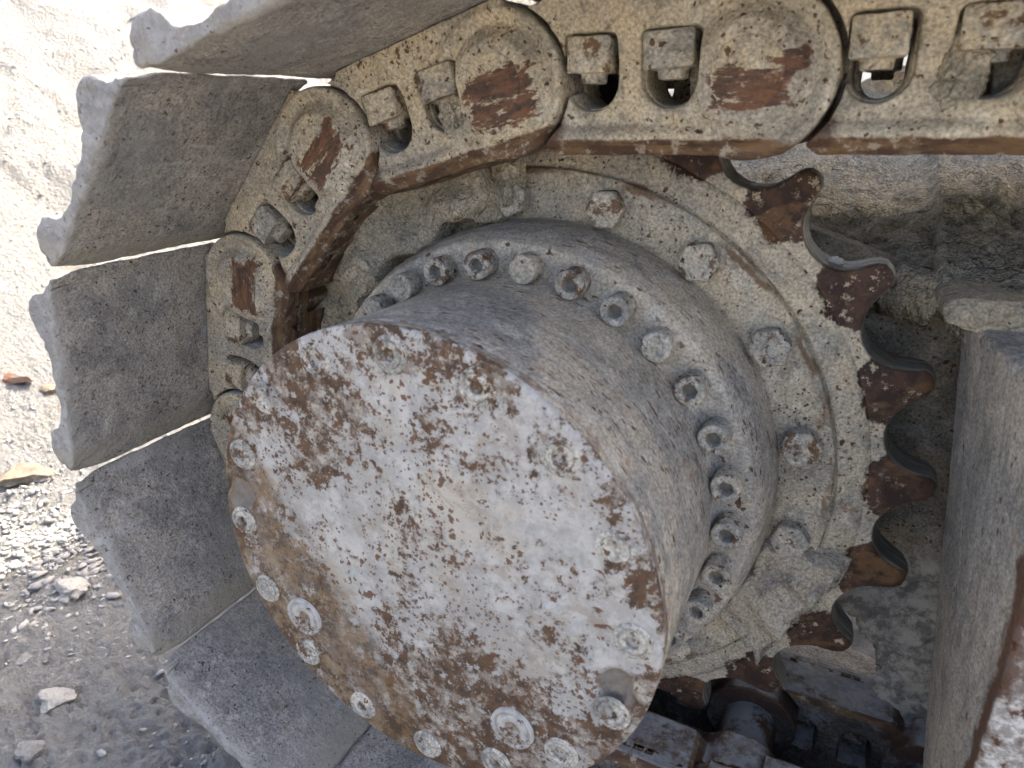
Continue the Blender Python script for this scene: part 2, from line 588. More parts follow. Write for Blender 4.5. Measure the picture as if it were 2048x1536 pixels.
def mat_link(name='dusty_link', pal=((.55, .465, .325), (.39, .355, .29), (.61, .56, .45))):
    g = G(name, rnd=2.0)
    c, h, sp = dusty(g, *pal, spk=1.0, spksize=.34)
    x, y, z = g.sep(g.raw)[:3]
    # running edge: rubbed to brown steel (z is minus the way towards the rollers)
    wob = g.mul(g.math('SUBTRACT', g.noise(30, 6, .7), .5), .010)
    zz = g.math('ADD', z, wob)
    edge = g.st(zz, -.0405, -.0385, 1, 0)
    str_ = g.noise(30, 7, .75, vec=g.vscale((.8, 3, 3)))
    steel = g.mix(g.st(str_, .42, .62), (.085, .048, .030), (.20, .122, .062))
    steel = g.mix(g.mul(g.st(g.noise(80, 6, .78), .54, .62), .8), steel, (.42, .37, .29))
    c = g.mix(g.mul(edge, g.st(g.noise(16, 4, .6), .25, .40)), c, steel)
    # end of the pin rubbed through in stripes
    wn = g.mul(g.math('SUBTRACT', g.noise(46, 6, .78, vec=g.vscale((.45, 1, 1.6))), .5), .050)
    bx = g.math('SUBTRACT', g.math('ABSOLUTE', g.math('SUBTRACT', x, .191)), .027)
    bz = g.math('SUBTRACT', g.math('ABSOLUTE', g.math('ADD', z, g.math('ADD', .004, g.mul(g.rand, .010)))), .0165)
    d = g.math('ADD', g.math('MAXIMUM', bx, bz), wn)
    fr = g.mul(g.st(y, -.100, -.097, 1, 0), g.st(x, .155, .160))
    wear = g.mul(g.st(d, -.0015, .0015, 1, 0), fr, g.st(g.noise(70, 7, .82, vec=g.vscale((.5, 1, 2))), .36, .45))
    wc = g.mix(g.st(g.noise(40, 5, .7, vec=g.vscale((1, 1, 4))), .4, .6), (.060, .030, .022), (.17, .075, .035))
    c = g.mix(g.mul(wear, .95), c, wc)
    # rusty flank where one link slides in front of the next
    fl = g.mul(g.st(x, .060, .050), g.st(z, -.047, -.045), g.st(g.math('ADD', z, g.mul(g.math('SUBTRACT', g.noise(40, 3), .5), .02)), -.018, -.026))
    c = g.mix(g.mul(fl, .85), c, (.075, .038, .024))
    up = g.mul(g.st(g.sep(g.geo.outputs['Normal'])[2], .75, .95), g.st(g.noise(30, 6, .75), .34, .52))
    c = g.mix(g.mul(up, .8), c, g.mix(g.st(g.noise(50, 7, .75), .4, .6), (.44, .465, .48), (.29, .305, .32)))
    ro = g.math('SUBTRACT', .93, g.mul(g.mx(edge, wear), .30))
    return g.done(c, ro, h, .0015, spec=.35)

def mat_shoe():
    g = G('dusty_shoe', rnd=2.0)
    c, h, sp = dusty(g, (.41, .375, .325), (.29, .28, .265), (.48, .455, .42), spk=.75, spksize=.24, mott=11)
    x, y, z = g.sep(g.raw)[:3]
    # lighter crust along the end and along the lip
    n = g.noise(45, 6, .72)
    e = g.mul(g.st(g.math('ADD', y, g.mul(n, .03)), -.232, -.248), g.st(n, .32, .50))
    c = g.mix(g.mul(e, .75), c, (.44, .43, .40))
    nn = g.sep(g.geo.outputs['Normal'])
    endf = g.st(nn[1], -.35, -.7)
    c = g.mix(g.mul(endf, .6), c, g.mix(g.st(g.noise(60, 6, .75), .4, .6), (.24, .225, .20), (.42, .41, .395)))
    scr = g.mul(g.st(g.noise(34, 5, .7, vec=g.vscale((1.6, .16, 1))), .57, .63), g.st(g.noise(7, 3, .6), .48, .60), .55)
    c = g.mix(scr, c, (.50, .50, .49))
    c = g.mix(g.mul(g.st(g.noise(4.5, 4, .6), .50, .66), .45), c, (.20, .205, .215))
    lip = g.mul(g.st(x, .032, .026), g.st(g.noise(16, 5, .65), .36, .50))
    c = g.mix(g.mul(lip, .7), c, (.36, .335, .28))
    patch = g.mul(g.st(g.noise(5.5, 5, .6), .58, .64), .5)
    c = g.mix(patch, c, (.34, .33, .30))
    c = g.mix(g.mul(sp, .8), c, (.085, .055, .038))
    return g.done(c, .93, h, .0022)

def mat_dark(name='dark_plate', rnd=0.0):
    g = G(name, rnd=rnd)
    c, h, sp = dusty(g, (.33, .28, .20), (.20, .18, .145), (.40, .36, .29), spk=.95, spksize=.34)
    zz = g.math('ADD', g.sep(g.raw)[2], g.mul(g.math('SUBTRACT', g.noise(14, 5, .6), .5), .12))
    c = g.mix(g.st(zz, -.08, -.12), c, g.mix(g.st(g.noise(42, 7, .78), .42, .58), (.46, .43, .37), (.19, .18, .165)))
    return g.done(c, .9, h, .0012)

def mat_beam():
    g = G('streaked_beam')
    c, h, sp = dusty(g, (.50, .455, .375), (.38, .37, .34), (.58, .55, .49), spk=.45, streak=(1.2, 1.2, .4))
    s = g.noise(60, 6, .75, vec=g.vscale((2.2, 2.2, .22)))
    c = g.mix(g.mul(g.st(s, .50, .62), .45), c, (.18, .175, .165))
    c = g.mix(g.mul(g.st(s, .30, .42, 1, 0), .35), c, (.50, .49, .46))
    x, y, z = g.sep(g.raw)[:3]
    yy = g.math('ADD', y, g.mul(g.math('SUBTRACT', g.noise(30, 6, .7), .5), .03))
    edge = g.st(g.math('ABSOLUTE', g.math('ADD', yy, .143)), .004, .010, 1, 0)
    face = g.st(y, -.1455, -.1475)
    cf = g.mix(g.st(g.noise(26, 7, .74), .47, .55), (.74, .72, .66), (.36, .33, .29))
    cf = g.mix(g.st(g.noise(60, 6, .7), .57, .62), cf, RUST)
    c = g.mix(face, c, cf)
    c = g.mix(g.mul(edge, .9), c, (.11, .05, .025))
    return g.done(c, .9, h, .0016)

def mat_ground():
    g = G('quarry_earth')
    n1 = g.noise(2.2, 8, .65, dist=.5)
    n2 = g.noise(24, 8, .72)
    c = g.mix(g.st(n1, .38, .64), (.62, .595, .54), (.55, .54, .52))
    c = g.mix(g.mul(g.st(n2, .48, .62), .7), c, (.67, .655, .61))
    c = g.mix(g.mul(g.st(g.noise(5, 7, .7), .58, .68), .45), c, (.36, .29, .21))
    c = g.mix(g.mul(g.st(g.noise(75, 6, .75), .58, .68), .40), c, (.38, .365, .335))
    n = g.t.nodes.new('ShaderNodeTexVoronoi')
    g.set(n.inputs['Vector'], g.vmath('ADD', g.co, g.vmath('SCALE', g.noisec(70, 2), None, .012)))
    n.inputs['Scale'].default_value = 95
    h = g.math('ADD', g.mul(g.noise(60, 6, .78), 1.6), g.mul(n.outputs['Distance'], -.55))
    return g.done(c, .97, h, .034)

def mat_stone(name, a, b, rnd=3.0):
    g = G(name, rnd=rnd)
    c = g.mix(g.st(g.noise(18, 7, .7), .38, .62), a, b)
    c = g.mix(g.mul(g.st(g.noise(90, 5), .55, .68), .5), c, (.20, .18, .15))
    return g.done(c, .95, g.noise(80, 8, .75), .006)

M_ring, M_tooth, M_hub = mat_ring(), mat_tooth(), mat_hub()
M_bolt, M_cover, M_link, M_shoe = mat_bolt(), mat_cover(), mat_link(), mat_shoe()
M_nut = mat_bolt('dusty_nut', (.52, .445, .32))
M_screw = mat_bolt('chalky_screw', (.56, .53, .455))
M_dark = mat_dark()
M_beam = mat_beam()
M_mud = mat_mudcap('caked_mud', (.52, .44, .31), (.39, .355, .28), (.57, .51, .39), .3)
M_mudgrey = mat_mudcap('grey_caked_mud', (.50, .435, .335), (.38, .35, .30), (.56, .51, .42), .4)
M_mudslope = mat_mudcap('crumbled_mud', (.60, .53, .39), (.47, .43, .34), (.66, .61, .50), .35, .04, 20, .004)
M_ground = mat_ground()

def mat_recess():
    g = G('grimy_recess')
    c = g.mix(g.noise(160, 4), (.16, .145, .11), (.34, .32, .28))
    return g.done(c, .95)
M_recess = mat_recess()

def mat_oily():
    g = G('oily_bushing', rnd=1.0)
    c = g.mix(g.st(g.noise(22, 6, .7), .42, .6), (.050, .042, .036), (.13, .08, .04))
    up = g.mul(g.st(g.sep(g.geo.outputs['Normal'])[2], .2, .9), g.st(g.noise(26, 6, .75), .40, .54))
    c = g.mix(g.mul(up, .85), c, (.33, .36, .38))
    return g.done(c, g.st(up, 0, 1, .45, .9), g.noise(120, 5, .7), .001)
M_oily = mat_oily()

# ================================================================= SPROCKET
YC = 0.022                       # middle of the track
NT = 23
TOOTH0 = math.radians(50.4)
R = 0.344
spr = thing('drive_sprocket', 'rusty toothed drive sprocket with bolted hub drum and round rust-mottled cover facing the camera', 'sprocket')

ring_prof = dense([(.205, -.012), (.2762, -.0115), (.2778, -.0108), (.2785, -.0030), (.2802, -.0030), (.2812, -.0075), (.2840, -.0068), (.3000, -.0025), (.3060, 0.0)], .0035)
ring_prof += dense([(.3060, .050), (.205, .050)], .01)
me = lathe('toothed_ring', ring_prof, 420)
rough(me, .0012, 28, 4, 3)
obj('sprocket_ring', me, M_ring, spr)

def tooth_half():
    # (angle from tooth centre in deg, radius)
    return [(0, .3575), (1.0, .3565), (1.7, .3525), (2.1, .346), (2.55, .338), (3.2, .3305), (4.1, .3245), (5.2, .3200), (6.4, .3172), (7.826, .3163)]

def make_tooth(seed):
    h = tooth_half()
    jit = random.uniform(-.0012, .0008)
    pts = []
    for a, rr in reversed(h[1:]):
        pts.append((-a, rr + (jit if rr > .33 else 0)))
    pts.append((0, h[0][1] + jit))
    for a, rr in h[1:]:
        pts.append((a, rr + (jit if rr > .33 else 0)))
    # resample
    out = []
    for (a, b) in zip(pts[:-1], pts[1:]):
        n = 3
        for k in range(n):
            t = k / n
            out.append((a[0] + (b[0] - a[0]) * t, a[1] + (b[1] - a[1]) * t))
    out.append(pts[-1])
    return out

def tooth_mesh(ac, seed):
    prof = make_tooth(seed)
    V, F = [], []
    n = len(prof)
    ROOT = .3035
    NR = 10
    def y_of(rr, front):
        # faces thin out towards the tip
        t = max(0, (rr - .309) / .05)
        s = .0105 * t ** 1.1
        return s if front else .050 - s
    def P(a, rr, y):
        an = ac + math.radians(a)
        return (rr * math.cos(an), y, rr * math.sin(an))
    idx = {}
    for side in (0, 1):
        for i, (a, rr) in enumerate(prof):
            for k in range(NR + 1):
                t = k / NR
                q = ROOT + (rr - ROOT) * t
                rnd = 0
                if k == NR: rnd = .0022
                if k == NR - 1 and False: rnd = 0
                yy = y_of(q, side == 0) + (rnd if side == 0 else -rnd)
                idx[side, i, k] = len(V)
                V.append(P(a, q if k < NR else q, yy))
    for side in (0, 1):
        for i in range(n - 1):
            for k in range(NR):
                q = (idx[side, i, k], idx[side, i + 1, k], idx[side, i + 1, k + 1], idx[side, i, k + 1])
                F.append(q if side else q[::-1])
    NY = 7
    rows = []
    for i in range(n):
        row = [idx[0, i, NR]]
        y0, y1 = V[idx[0, i, NR]][1], V[idx[1, i, NR]][1]
        for j in range(1, NY):
            t = j / NY
            # slightly hollow worn gullet
            a, rr = prof[i]
            V.append(P(a, rr + .0016 * math.sin(PI * t) ** .5, y0 + (y1 - y0) * t))
            row.append(len(V) - 1)
        row.append(idx[1, i, NR])
        rows.append(row)
    for i in range(n - 1):
        for j in range(NY):
            F.append((rows[i][j], rows[i][j + 1], rows[i + 1][j + 1], rows[i + 1][j]))
    me = mesh_from('tooth', V, F)
    me = evaluated(me, [('SUBSURF', dict(levels=1, render_levels=1, subdivision_type='SIMPLE'))])
    bm = bmesh.new(); bm.from_mesh(me)
    bmesh.ops.recalc_face_normals(bm, faces=bm.faces)
    bm.to_mesh(me); bm.free()
    P_ = get_co(me)
    rr = np.hypot(P_[:, 0], P_[:, 2])
    amp = .0011 * sstep(.3045, .310, rr)
    N = fbm(P_, 55, 4, .55, 9)
    P_[:, 1] += N * amp * np.where(P_[:, 1] < .025, 1, -1)
    sc = 1 + fbm(P_, 42, 2, .5, 5) * .0025 * sstep(.32, .345, rr)
    P_[:, 0] *= sc; P_[:, 2] *= sc
    set_co(me, P_)
    smooth_shade(me)
    return me

for k in range(NT):
    a = TOOTH0 - 2 * PI / NT * k
    obj('tooth', tooth_mesh(a, k), M_tooth, spr)

# hub flange and drum
fl = dense([(.2345, -.006), (.2330, -.014), (.2325, -.040), (.2290, -.068), (.2235, -.082), (.2215, -.0835), (.196, -.0835)], .004)
me = lathe('hub_flange', fl, 360)
rough(me, .0009, 34, 4, 5)
obj('hub_flange', me, M_hub, spr)
dr = dense([(.1985, -.082), (.1950, -.086), (.1922, -.095), (.1915, -.120), (.1925, -.215), (.1940, -.236), (.1925, -.2375), (.1925, -.2400), (.1945, -.2415), (.1950, -.250)], .004)
me = lathe('hub_drum', dr, 360)
rough(me, .0008, 30, 4, 6)
obj('hub_drum', me, M_hub, spr)

def cover_mesh():
    n, V, F = 300, [], []
    rad = [0.0] + [.195 * (k / 70) for k in range(1, 68)] + [.1915, .1935, .1948, .1950]
    ys = [-.2546] * 68 + [-.2546, -.2541, -.2530, -.2495]
    for i, rr in enumerate(rad):
        for k in range(n):
            a = 2 * PI * k / n
            V.append((rr * math.cos(a), ys[i], rr * math.sin(a)))
    for i in range(len(rad) - 1):
        for k in range(n):
            l = (k + 1) % n
            F.append((i * n + k, i * n + l, (i + 1) * n + l, (i + 1) * n + k))
    me = mesh_from('cover_plate', V, F)
    bm = bmesh.new(); bm.from_mesh(me)
    bmesh.ops.remove_doubles(bm, verts=bm.verts, dist=1e-5)
    bmesh.ops.recalc_face_normals(bm, faces=bm.faces)
    bm.to_mesh(me); bm.free()
    P = get_co(me)
    P[:, 1] -= fbm(P, 22, 4, .5, 8) * .0013 + fbm(P, 110, 3, .6, 12) * .0004
    # caked blobs and two chipped hollows
    for (x, z, rr, h) in ((.118, -.006, .026, .0035), (.165, .055, .016, .003), (-.115, -.125, .012, .002), (.03, .17, .012, .001)):
        d = np.hypot(P[:, 0] - x, P[:, 2] - z) + fbm(P, 60, 3, .5, 3) * .008
        P[:, 1] -= h * sstep(rr, rr * .55, d)
    for (an, rd, ra, rt, dp) in ((-14.5, .170, .017, .011, .006), (171.5, .179, .013, .020, .006)):
        a = math.radians(an)
        x, z = rd * math.cos(a), rd * math.sin(a)
        dx, dz = P[:, 0] - x, P[:, 2] - z
        e = np.hypot((dx * math.cos(a) + dz * math.sin(a)) / rt, (-dx * math.sin(a) + dz * math.cos(a)) / ra)
        P[:, 1] += dp * sstep(1.15, .8, e)
    set_co(me, P)
    smooth_shade(me)
    return me
obj('cover_plate', cover_mesh(), M_cover, spr)

def screw_mesh(rad, hexr, hh, dp, mudr=0, seed=0, filled=False):
    """round head facing -Y with a hexagonal recess; origin on the seat"""
    n = 48
    prof = []
    def ringpts(f, y):
        return [(f(2 * PI * k / n) * math.cos(2 * PI * k / n), y, f(2 * PI * k / n) * math.sin(2 * PI * k / n)) for k in range(n)]
    hexf = lambda q: (lambda a: q * math.cos(PI / 6) / math.cos(((a + .3) % (PI / 3)) - PI / 6))
    c = lambda q: (lambda a: q)
    rings = []
    if mudr:
        rings += [ringpts(c(mudr * 1.02), .0005), ringpts(c(mudr * .97), -.0012), ringpts(c(rad * 1.05), -.0016)]
    rings += [ringpts(c(rad), .0), ringpts(c(rad), -hh * .5), ringpts(c(rad), -hh + .0012), ringpts(c(rad - .0004), -hh + .0004), ringpts(c(rad - .0012), -hh)]
    rings += [ringpts(hexf(hexr * 1.08), -hh), ringpts(hexf(hexr), -hh + .0006)]
    if filled:
        rings += [ringpts(hexf(hexr * .8), -hh + .001), ringpts(c(hexr * .4), -hh + .0004), ringpts(c(.0001), -hh)]
    else:
        rings += [ringpts(hexf(hexr), -hh + dp), ringpts(c(hexr * .6), -hh + dp - .0004), ringpts(c(.0001), -hh + dp - .0015)]
    V = [p for rg in rings for p in rg]
    F = []
    for i in range(len(rings) - 1):
        for k in range(n):
            l = (k + 1) % n
            F.append((i * n + k, i * n + l, (i + 1) * n + l, (i + 1) * n + k))
    me = mesh_from('screw', V, F)
    bm = bmesh.new(); bm.from_mesh(me)
    bmesh.ops.recalc_face_normals(bm, faces=bm.faces)
    bm.to_mesh(me); bm.free()
    rough(me, .0005, 180, 3, seed)
    # recess faces take the grimy material
    smooth_shade(me)
    me.materials.clear()
    P = get_co(me)
    for p in me.polygons:
        cx, cy, cz = p.center
        inner = math.hypot(cx, cz) < hexr * .93 and cy > -hh + .0015
        p.material_index = 1 if inner else 0
    return me

SEATS = []
def place_bolt(name, mes, rad, ang, y, mats, spin=None, tilt=0, label=None):
    me = random.choice(mes)
    o = bpy.data.objects.new(name, me)
    COL.objects.link(o)
    o.parent = spr
    o.location = (rad * math.cos(ang), y, rad * math.sin(ang))
    o.rotation_euler = (0, spin if spin is not None else random.uniform(0, 6.28), 0)
    if label: o['label'] = label
    return o

sock = [screw_mesh(.0122, .0068, .0200, .0085, 0, s) for s in range(4)] + [screw_mesh(.0122, .0066, .0195, .004, 0, 9, True)]
for mm in sock:
    mm.materials.append(M_bolt); mm.materials.append(M_recess)
for k in range(30):
    a = math.radians(131.98) - 2 * PI / 30 * k
    full = k in (0, 1, 4, 7)
    me_l = [sock[4]] if full else sock[:4]
    place_bolt('socket_bolt', me_l, .2055, a, -.0835, None)

scr = [screw_mesh(.0098, .0055, .0022, .004, .0135, s) for s in range(3)] + [screw_mesh(.0098, .005, .0020, .003, .0135, 7, True)]
for mm in scr:
    mm.materials.append(M_screw); mm.materials.append(M_recess)
for k in range(16):
    a = math.radians(90.8 - 22.5 * k)
    a_deg = (90.8 - 22.5 * k) % 360
    filled = k in (3, 8, 10, 11, 14)
    place_bolt('cover_screw', [scr[3]] if filled else scr[:3], .1755, a, -.2552, None)

def plug_mesh():
    n = 60
    prof = [(.0185, .001), (.0182, -.0018), (.0160, -.0022), (.0152, .0004), (.0142, .0004), (.0136, -.0012), (.007, -.0014), (.0062, .0022), (.0001, .0022)]
    me = lathe('plug', prof, n)
    rough(me, .0006, 150, 3, 2)
    return me
pm = plug_mesh()
for an, rd in ((-144.6, .1475), (-54.1, .1446)):
    a = math.radians(an)
    obj('drain_plug', pm, M_cover, spr, loc=(rd * math.cos(a), -.2552, rd * math.sin(a)))
# (rusted_cover on the plugs: same worn paint)

def hexbolt_mesh(seed):
    bm = bmesh.new()
    bmprism(bm, circ(0, 0, .0178, 6), .001, -.0145)
    me = bm_mesh(bm, 'hex')
    bm = bmesh.new(); bm.from_mesh(me)
    bmesh.ops.bevel(bm, geom=bm.edges[:], offset=.0012, segments=2, affect='EDGES')
    bmesh.ops.recalc_face_normals(bm, faces=bm.faces)
    bm.to_mesh(me); bm.free()
    me = evaluated(me, [('REMESH', dict(mode='VOXEL', voxel_size=.0007)), ('SMOOTH', dict(factor=.5, iterations=2))])
    rough(me, .0006, 90, 4, seed)
    smooth_shade(me)
    me.materials.append(M_bolt)
    return me
hexm = [hexbolt_mesh(s) for s in range(3)]
for k in range(17):
    a = math.radians(96.6 - 360 / 17 * k)
    place_bolt('hex_bolt', hexm, .2535, a, -.0125, None)

# ================================================================= TRACK
pins = []
for k in range(5, 0, -1):
    pins.append((.187 * k, R + .002 * min(k, 2)))
for k in range(7):
    a = math.radians(90 + 2 * 360 / NT * k)
    pins.append((R * math.cos(a), R * math.sin(a)))
lx = pins[-1][0]
for k in range(1, 6):
    pins.append((lx + .187 * k, -R))

def link_mesh(far=False):
    # local x = along the link, z = outwards (towards the shoe), y across; built for the near side
    ax, bx = 0.0, .187
    body = [(.046, -.0505), (.2105, -.0505), (.222, -.042)] + circ(bx, 0, .0548, 22, math.radians(-50), math.radians(92)) + \
           [(.165, .0565), (.045, .0572), (.018, .050), (-.01, .045), (.02, -.03), (.040, -.046)]
    bm = bmesh.new(); bmprism(bm, body, -.0985, -.030); A = bm_mesh(bm, 'a')
    bm = bmesh.new(); bmprism(bm, circ(bx, 0, .0545, 44), -.1035, -.062); B1 = bm_mesh(bm, 'b')     # outer boss
    bm = bmesh.new(); bmprism(bm, circ(bx, 0, .0345, 40), -.1062, -.08, circ(bx, 0, .044, 40)); B2 = bm_mesh(bm, 'b')   # raised collar
    bm = bmesh.new(); bmprism(bm, circ(ax, 0, .0500, 40), -.056, -.012); C1 = bm_mesh(bm, 'c')     # inner eye
    rail = [(.048, -.0505), (.2105, -.0505), (.219, -.043), (.216, -.031), (.040, -.031), (.040, -.045)]
    bm = bmesh.new(); bmprism(bm, rail, -.1010, -.028, [(p[0], p[1]) for p in rail]); D = bm_mesh(bm, 'd')
    top = [(.040, .058), (.205, .058), (.212, .046), (.16, .032), (.03, .034)]
    bm = bmesh.new(); bmprism(bm, top, -.1000, -.030); T = bm_mesh(bm, 't')
    # cuts
    bm = bmesh.new(); bmprism(bm, circ(ax, 0, .0585, 44), -.130, -.0590); K1 = bm_mesh(bm, 'k')     # room for the next boss
    bm = bmesh.new(); bmprism(bm, circ(bx, 0, .0555, 44), -.0585, .01); K2 = bm_mesh(bm, 'k')       # room for the next eye
    def win(cx, hw, flare):
        pts = [(cx - hw, .030), (cx - hw, .006)] + circ(cx, -.0175 + hw, hw, 16, PI, 2 * PI) + [(cx + hw, .006), (cx + hw, .030)]
        f2 = [(cx + (p[0] - cx) * flare, p[1] + (p[1] - .01) * (flare - 1) * .45) for p in pts]
        b = bmesh.new()
        rows = [[b.verts.new((p[0], y, p[1])) for p in pl] for (pl, y) in ((f2, -.118), (pts, -.076), (pts, .02))]
        b.faces.new(rows[0]); b.faces.new(rows[2][::-1])
        for q0, q1 in zip(rows[:-1], rows[1:]):
            for k in range(len(pts)):
                b.faces.new((q0[(k + 1) % len(pts)], q0[k], q1[k], q1[(k + 1) % len(pts)]))
        return [bm_mesh(b, 'w')]
    cuts = [K1, K2] + win(.0755, .0162, 1.36) + win(.1335, .0182, 1.30)
    # chamfer along the running edge
    bm = bmesh.new(); bmprism(bm, [(-.1, -.0625), (.3, -.0625), (.3, -.037), (-.1, -.037)], -.115, -.1012, [(-.1, -.0625), (.3, -.0625), (.3, -.0500), (-.1, -.0500)])
    me = solidbool([A, B1, B2, C1, D, T], [K1, K2] + cuts[2:])
    # bevel of the running edge by moving remeshed vertices
    me = cast(me, .0020, 6, .0012, 45, 21)
    P = get_co(me)
    t = sstep(-.0375, -.0505, P[:, 2]) * (P[:, 1] < -.085)
    P[:, 1] += .009 * t
    # hollow the middle of the face a little, leaving the rims proud
    d = np.hypot((P[:, 0] - .10) / .055, (P[:, 2] + .002) / .034)
    fr = sstep(-.083, -.090, P[:, 1])
    P[:, 1] += .0062 * sstep(1.15, .55, d) * fr
    rb = np.hypot(P[:, 0] - bx, P[:, 2])
    P[:, 1] += fr * (.0050 * np.exp(-((rb - .0435) / .0045) ** 2) - .0022 * sstep(.036, .031, rb))
    P[:, 1] += fr * .0030 * np.exp(-((P[:, 2] + .0300) / .0038) ** 2) * sstep(.03, .06, P[:, 0]) * sstep(.215, .19, P[:, 0]) * sstep(.046, .052, np.abs(rb) + .02)
    if far:
        P[:, 1] = 2 * YC - P[:, 1]
    set_co(me, P)
    if far:
        me.flip_normals()
    me.materials.append(M_link)
    return me

def shoe_mesh():
    inner = [(.000, .0665), (.004, .0645), (.030, .0585), (.202, .0585), (.2170, .0535)]
    outer = [(.2185, .0575), (.208, .0660), (.198, .0710), (.1900, .0860), (.181, .0935), (.164, .0940), (.155, .0870), (.146, .0750), (.125, .0700),
             (.075, .0705), (.058, .0745), (.049, .0860), (.041, .0925), (.022, .0930), (.013, .0860), (.005, .0760), (-.001, .0705)]
    bm = bmesh.new(); bmprism(bm, inner + outer, -.265, 2 * YC + .265); A = bm_mesh(bm, 's')
    bm = bmesh.new()
    bmprism(bm, [(.196, .04), (.24, .04), (.24, .12), (.196, .12)], -.086, -.010); K1 = bm_mesh(bm, 'k')
    bm = bmesh.new()
    bmprism(bm, [(.196, .04), (.24, .04), (.24, .12), (.196, .12)], 2 * YC + .010, 2 * YC + .086); K2 = bm_mesh(bm, 'k')
    me = solidbool([A], [K1, K2])
    me = cast(me, .0024, 4, .0, 40, 0)
    P = get_co(me); N = normals(me)
    edge = sstep(.255, .287, np.abs(P[:, 1] - YC))
    out = sstep(.060, .075, P[:, 2])
    amp = .0010 + .0026 * edge * sstep(.092, .078, P[:, 2]) + .0008 * out
    d = fbm(P, 28, 4, .6, 31) * amp * 1.4 + fbm(P, 110, 3, .6, 7) * .0007
    P = P + N * d[:, None]
    # corners knocked off
    P[:, 0] += np.where((P[:, 0] > .205), -.004 * edge, 0) + np.where((P[:, 0] < .01), .003 * edge, 0)
    set_co(me, P)
    me.materials.append(M_shoe)
    return me

def nut_mesh(seed, yc=-.0835):
    """square-ish nut with bolt end; axis along local z, hanging from the top of the window"""
    bm = bmesh.new()
    def ngon(rr, n, a0=0):
        return [(rr * math.cos(a0 + 2 * PI * k / n), rr * math.sin(a0 + 2 * PI * k / n)) for k in range(n)]
    def col(poly, z0, z1):
        a = [bm.verts.new((p[0], p[1] + yc, z0)) for p in poly]
        b = [bm.verts.new((p[0], p[1] + yc, z1)) for p in poly]
        n = len(poly)
        bm.faces.new(a[::-1]); bm.faces.new(b)
        for i in range(n):
            bm.faces.new((a[i], a[(i + 1) % n], b[(i + 1) % n], b[i]))
    sq = [(-.0142, -.0150), (-.0085, -.0178), (.0085, -.0178), (.0142, -.0150), (.0142, .014), (-.0142, .014)]
    col(sq, .0065, .0305)
    col(ngon(.0088, 20), -.0005, .0100)
    me = bm_mesh(bm, 'nut')
    me = cast(me, .0011, 3, .0009, 90, seed)
    me.materials.append(M_nut)
    return me

def pin_mesh(y0, y1, rad):
    bm = bmesh.new()
    bmprism(bm, circ(.187, 0, rad, 40), y0, y1)
    me = bm_mesh(bm, 'pin')
    me = cast(me, .0016, 2, .0006, 80, 2)
    return me

L_near, L_far, L_shoe = link_mesh(), link_mesh(True), shoe_mesh()
L_nuts = [nut_mesh(s) for s in range(3)]
L_nutf = [nut_mesh(s, 2 * YC + .0835) for s in range(2)]
L_pin = pin_mesh(-.1090, 2 * YC + .1090, .0238); L_pin.materials.append(M_link)
L_bush = pin_mesh(-.056, 2 * YC + .056, .0300); L_bush.materials.append(M_oily)

track = thing('crawler_track', 'mud-caked crawler track chain with wide steel shoes wrapped round the toothed sprocket', 'crawler track')
LINKS = []
def part(name, me, parent, mw=None, label=None):
    o = bpy.data.objects.new(name, me)
    COL.objects.link(o)
    o.parent = parent
    if mw is not None: o.matrix_local = mw
    if label: o['label'] = label
    return o

M_link_shaded = mat_link('shaded_link', ((.15, .13, .11), (.075, .068, .062), (.24, .235, .23)))  # darker copy of the link material, shade of the lower run painted in
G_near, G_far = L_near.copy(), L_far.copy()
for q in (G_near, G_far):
    q.materials.clear(); q.materials.append(M_link_shaded)

def place_links(root, pl, dy=0.0):
    for i in range(len(pl) - 1):
        B, A = pl[i], pl[i + 1]
        th = math.atan2(B[1] - A[1], B[0] - A[0])
        mw = Matrix.Translation((A[0], dy, A[1])) @ Matrix.Rotation(-th, 4, 'Y')
        shaded = dy == 0 and i >= 11  # lower-run links take the copy with painted-in shade
        ln = part('track_link', G_near if shaded else L_near, root, mw, 'link of the lower run with its shade put into the colour' if shaded else None)
        for (px, dx) in ((.0745, -.0006), (.1325, .0006)):
            part('nut', L_nuts[(i * 2 + int(px * 100)) % 3], ln, Matrix.Translation((px + dx, random.uniform(-.001, .001), random.uniform(-.0015, .001))) @ Matrix.Rotation(random.uniform(-.04, .04), 4, 'Y') @ Matrix.Diagonal((1.12 if px < .1 else 1.24, 1, 1, 1)))
        part('pin', L_pin, ln)
        lf = part('track_link', G_far if shaded else L_far, root, mw)
        for px in (.0745, .1325):
            part('nut', L_nutf[i % 2], lf, Matrix.Translation((px, 0, 0)))
        part('bushing', L_bush, lf)
        sh = part('track_shoe', L_shoe, root, mw)
        LINKS.append(mw)
place_links(track, pins)

# ================================================================= TRACK FRAME
frame = thing('track_frame', 'grey mud-covered end of the track frame with streaked beam right of the sprocket', 'machine frame')
def loft(levels):
    """levels: list of (z, [(x,y)...])"""
    bm = bmesh.new()
    rows = []
    for z, pts in levels:
        rows.append([bm.verts.new((p[0], p[1], z)) for p in pts])
    n = len(rows[0])
    bm.faces.new(rows[0][::-1]); bm.faces.new(rows[-1])
    for a, b in zip(rows[:-1], rows[1:]):
        for i in range(n):
            bm.faces.new((a[i], a[(i + 1) % n], b[(i + 1) % n], b[i]))
    return bm_mesh(bm, 'loft')
lv = []
for z in np.linspace(-.42, .17, 10):
    xm = .368 - .115 * z
    xf = .396 if z < 0 else .396 - .03 * z
    lv.append((z, [(xf, -.150), ((xf + xm) / 2 - .004, -.07), (xm, .03), (xm + .03, .105), (1.0, .105), (1.0, -.150)]))
me = cast(loft(lv), .004, 4, .0012, 22, 41)
obj('side_beam', me, M_beam, frame)

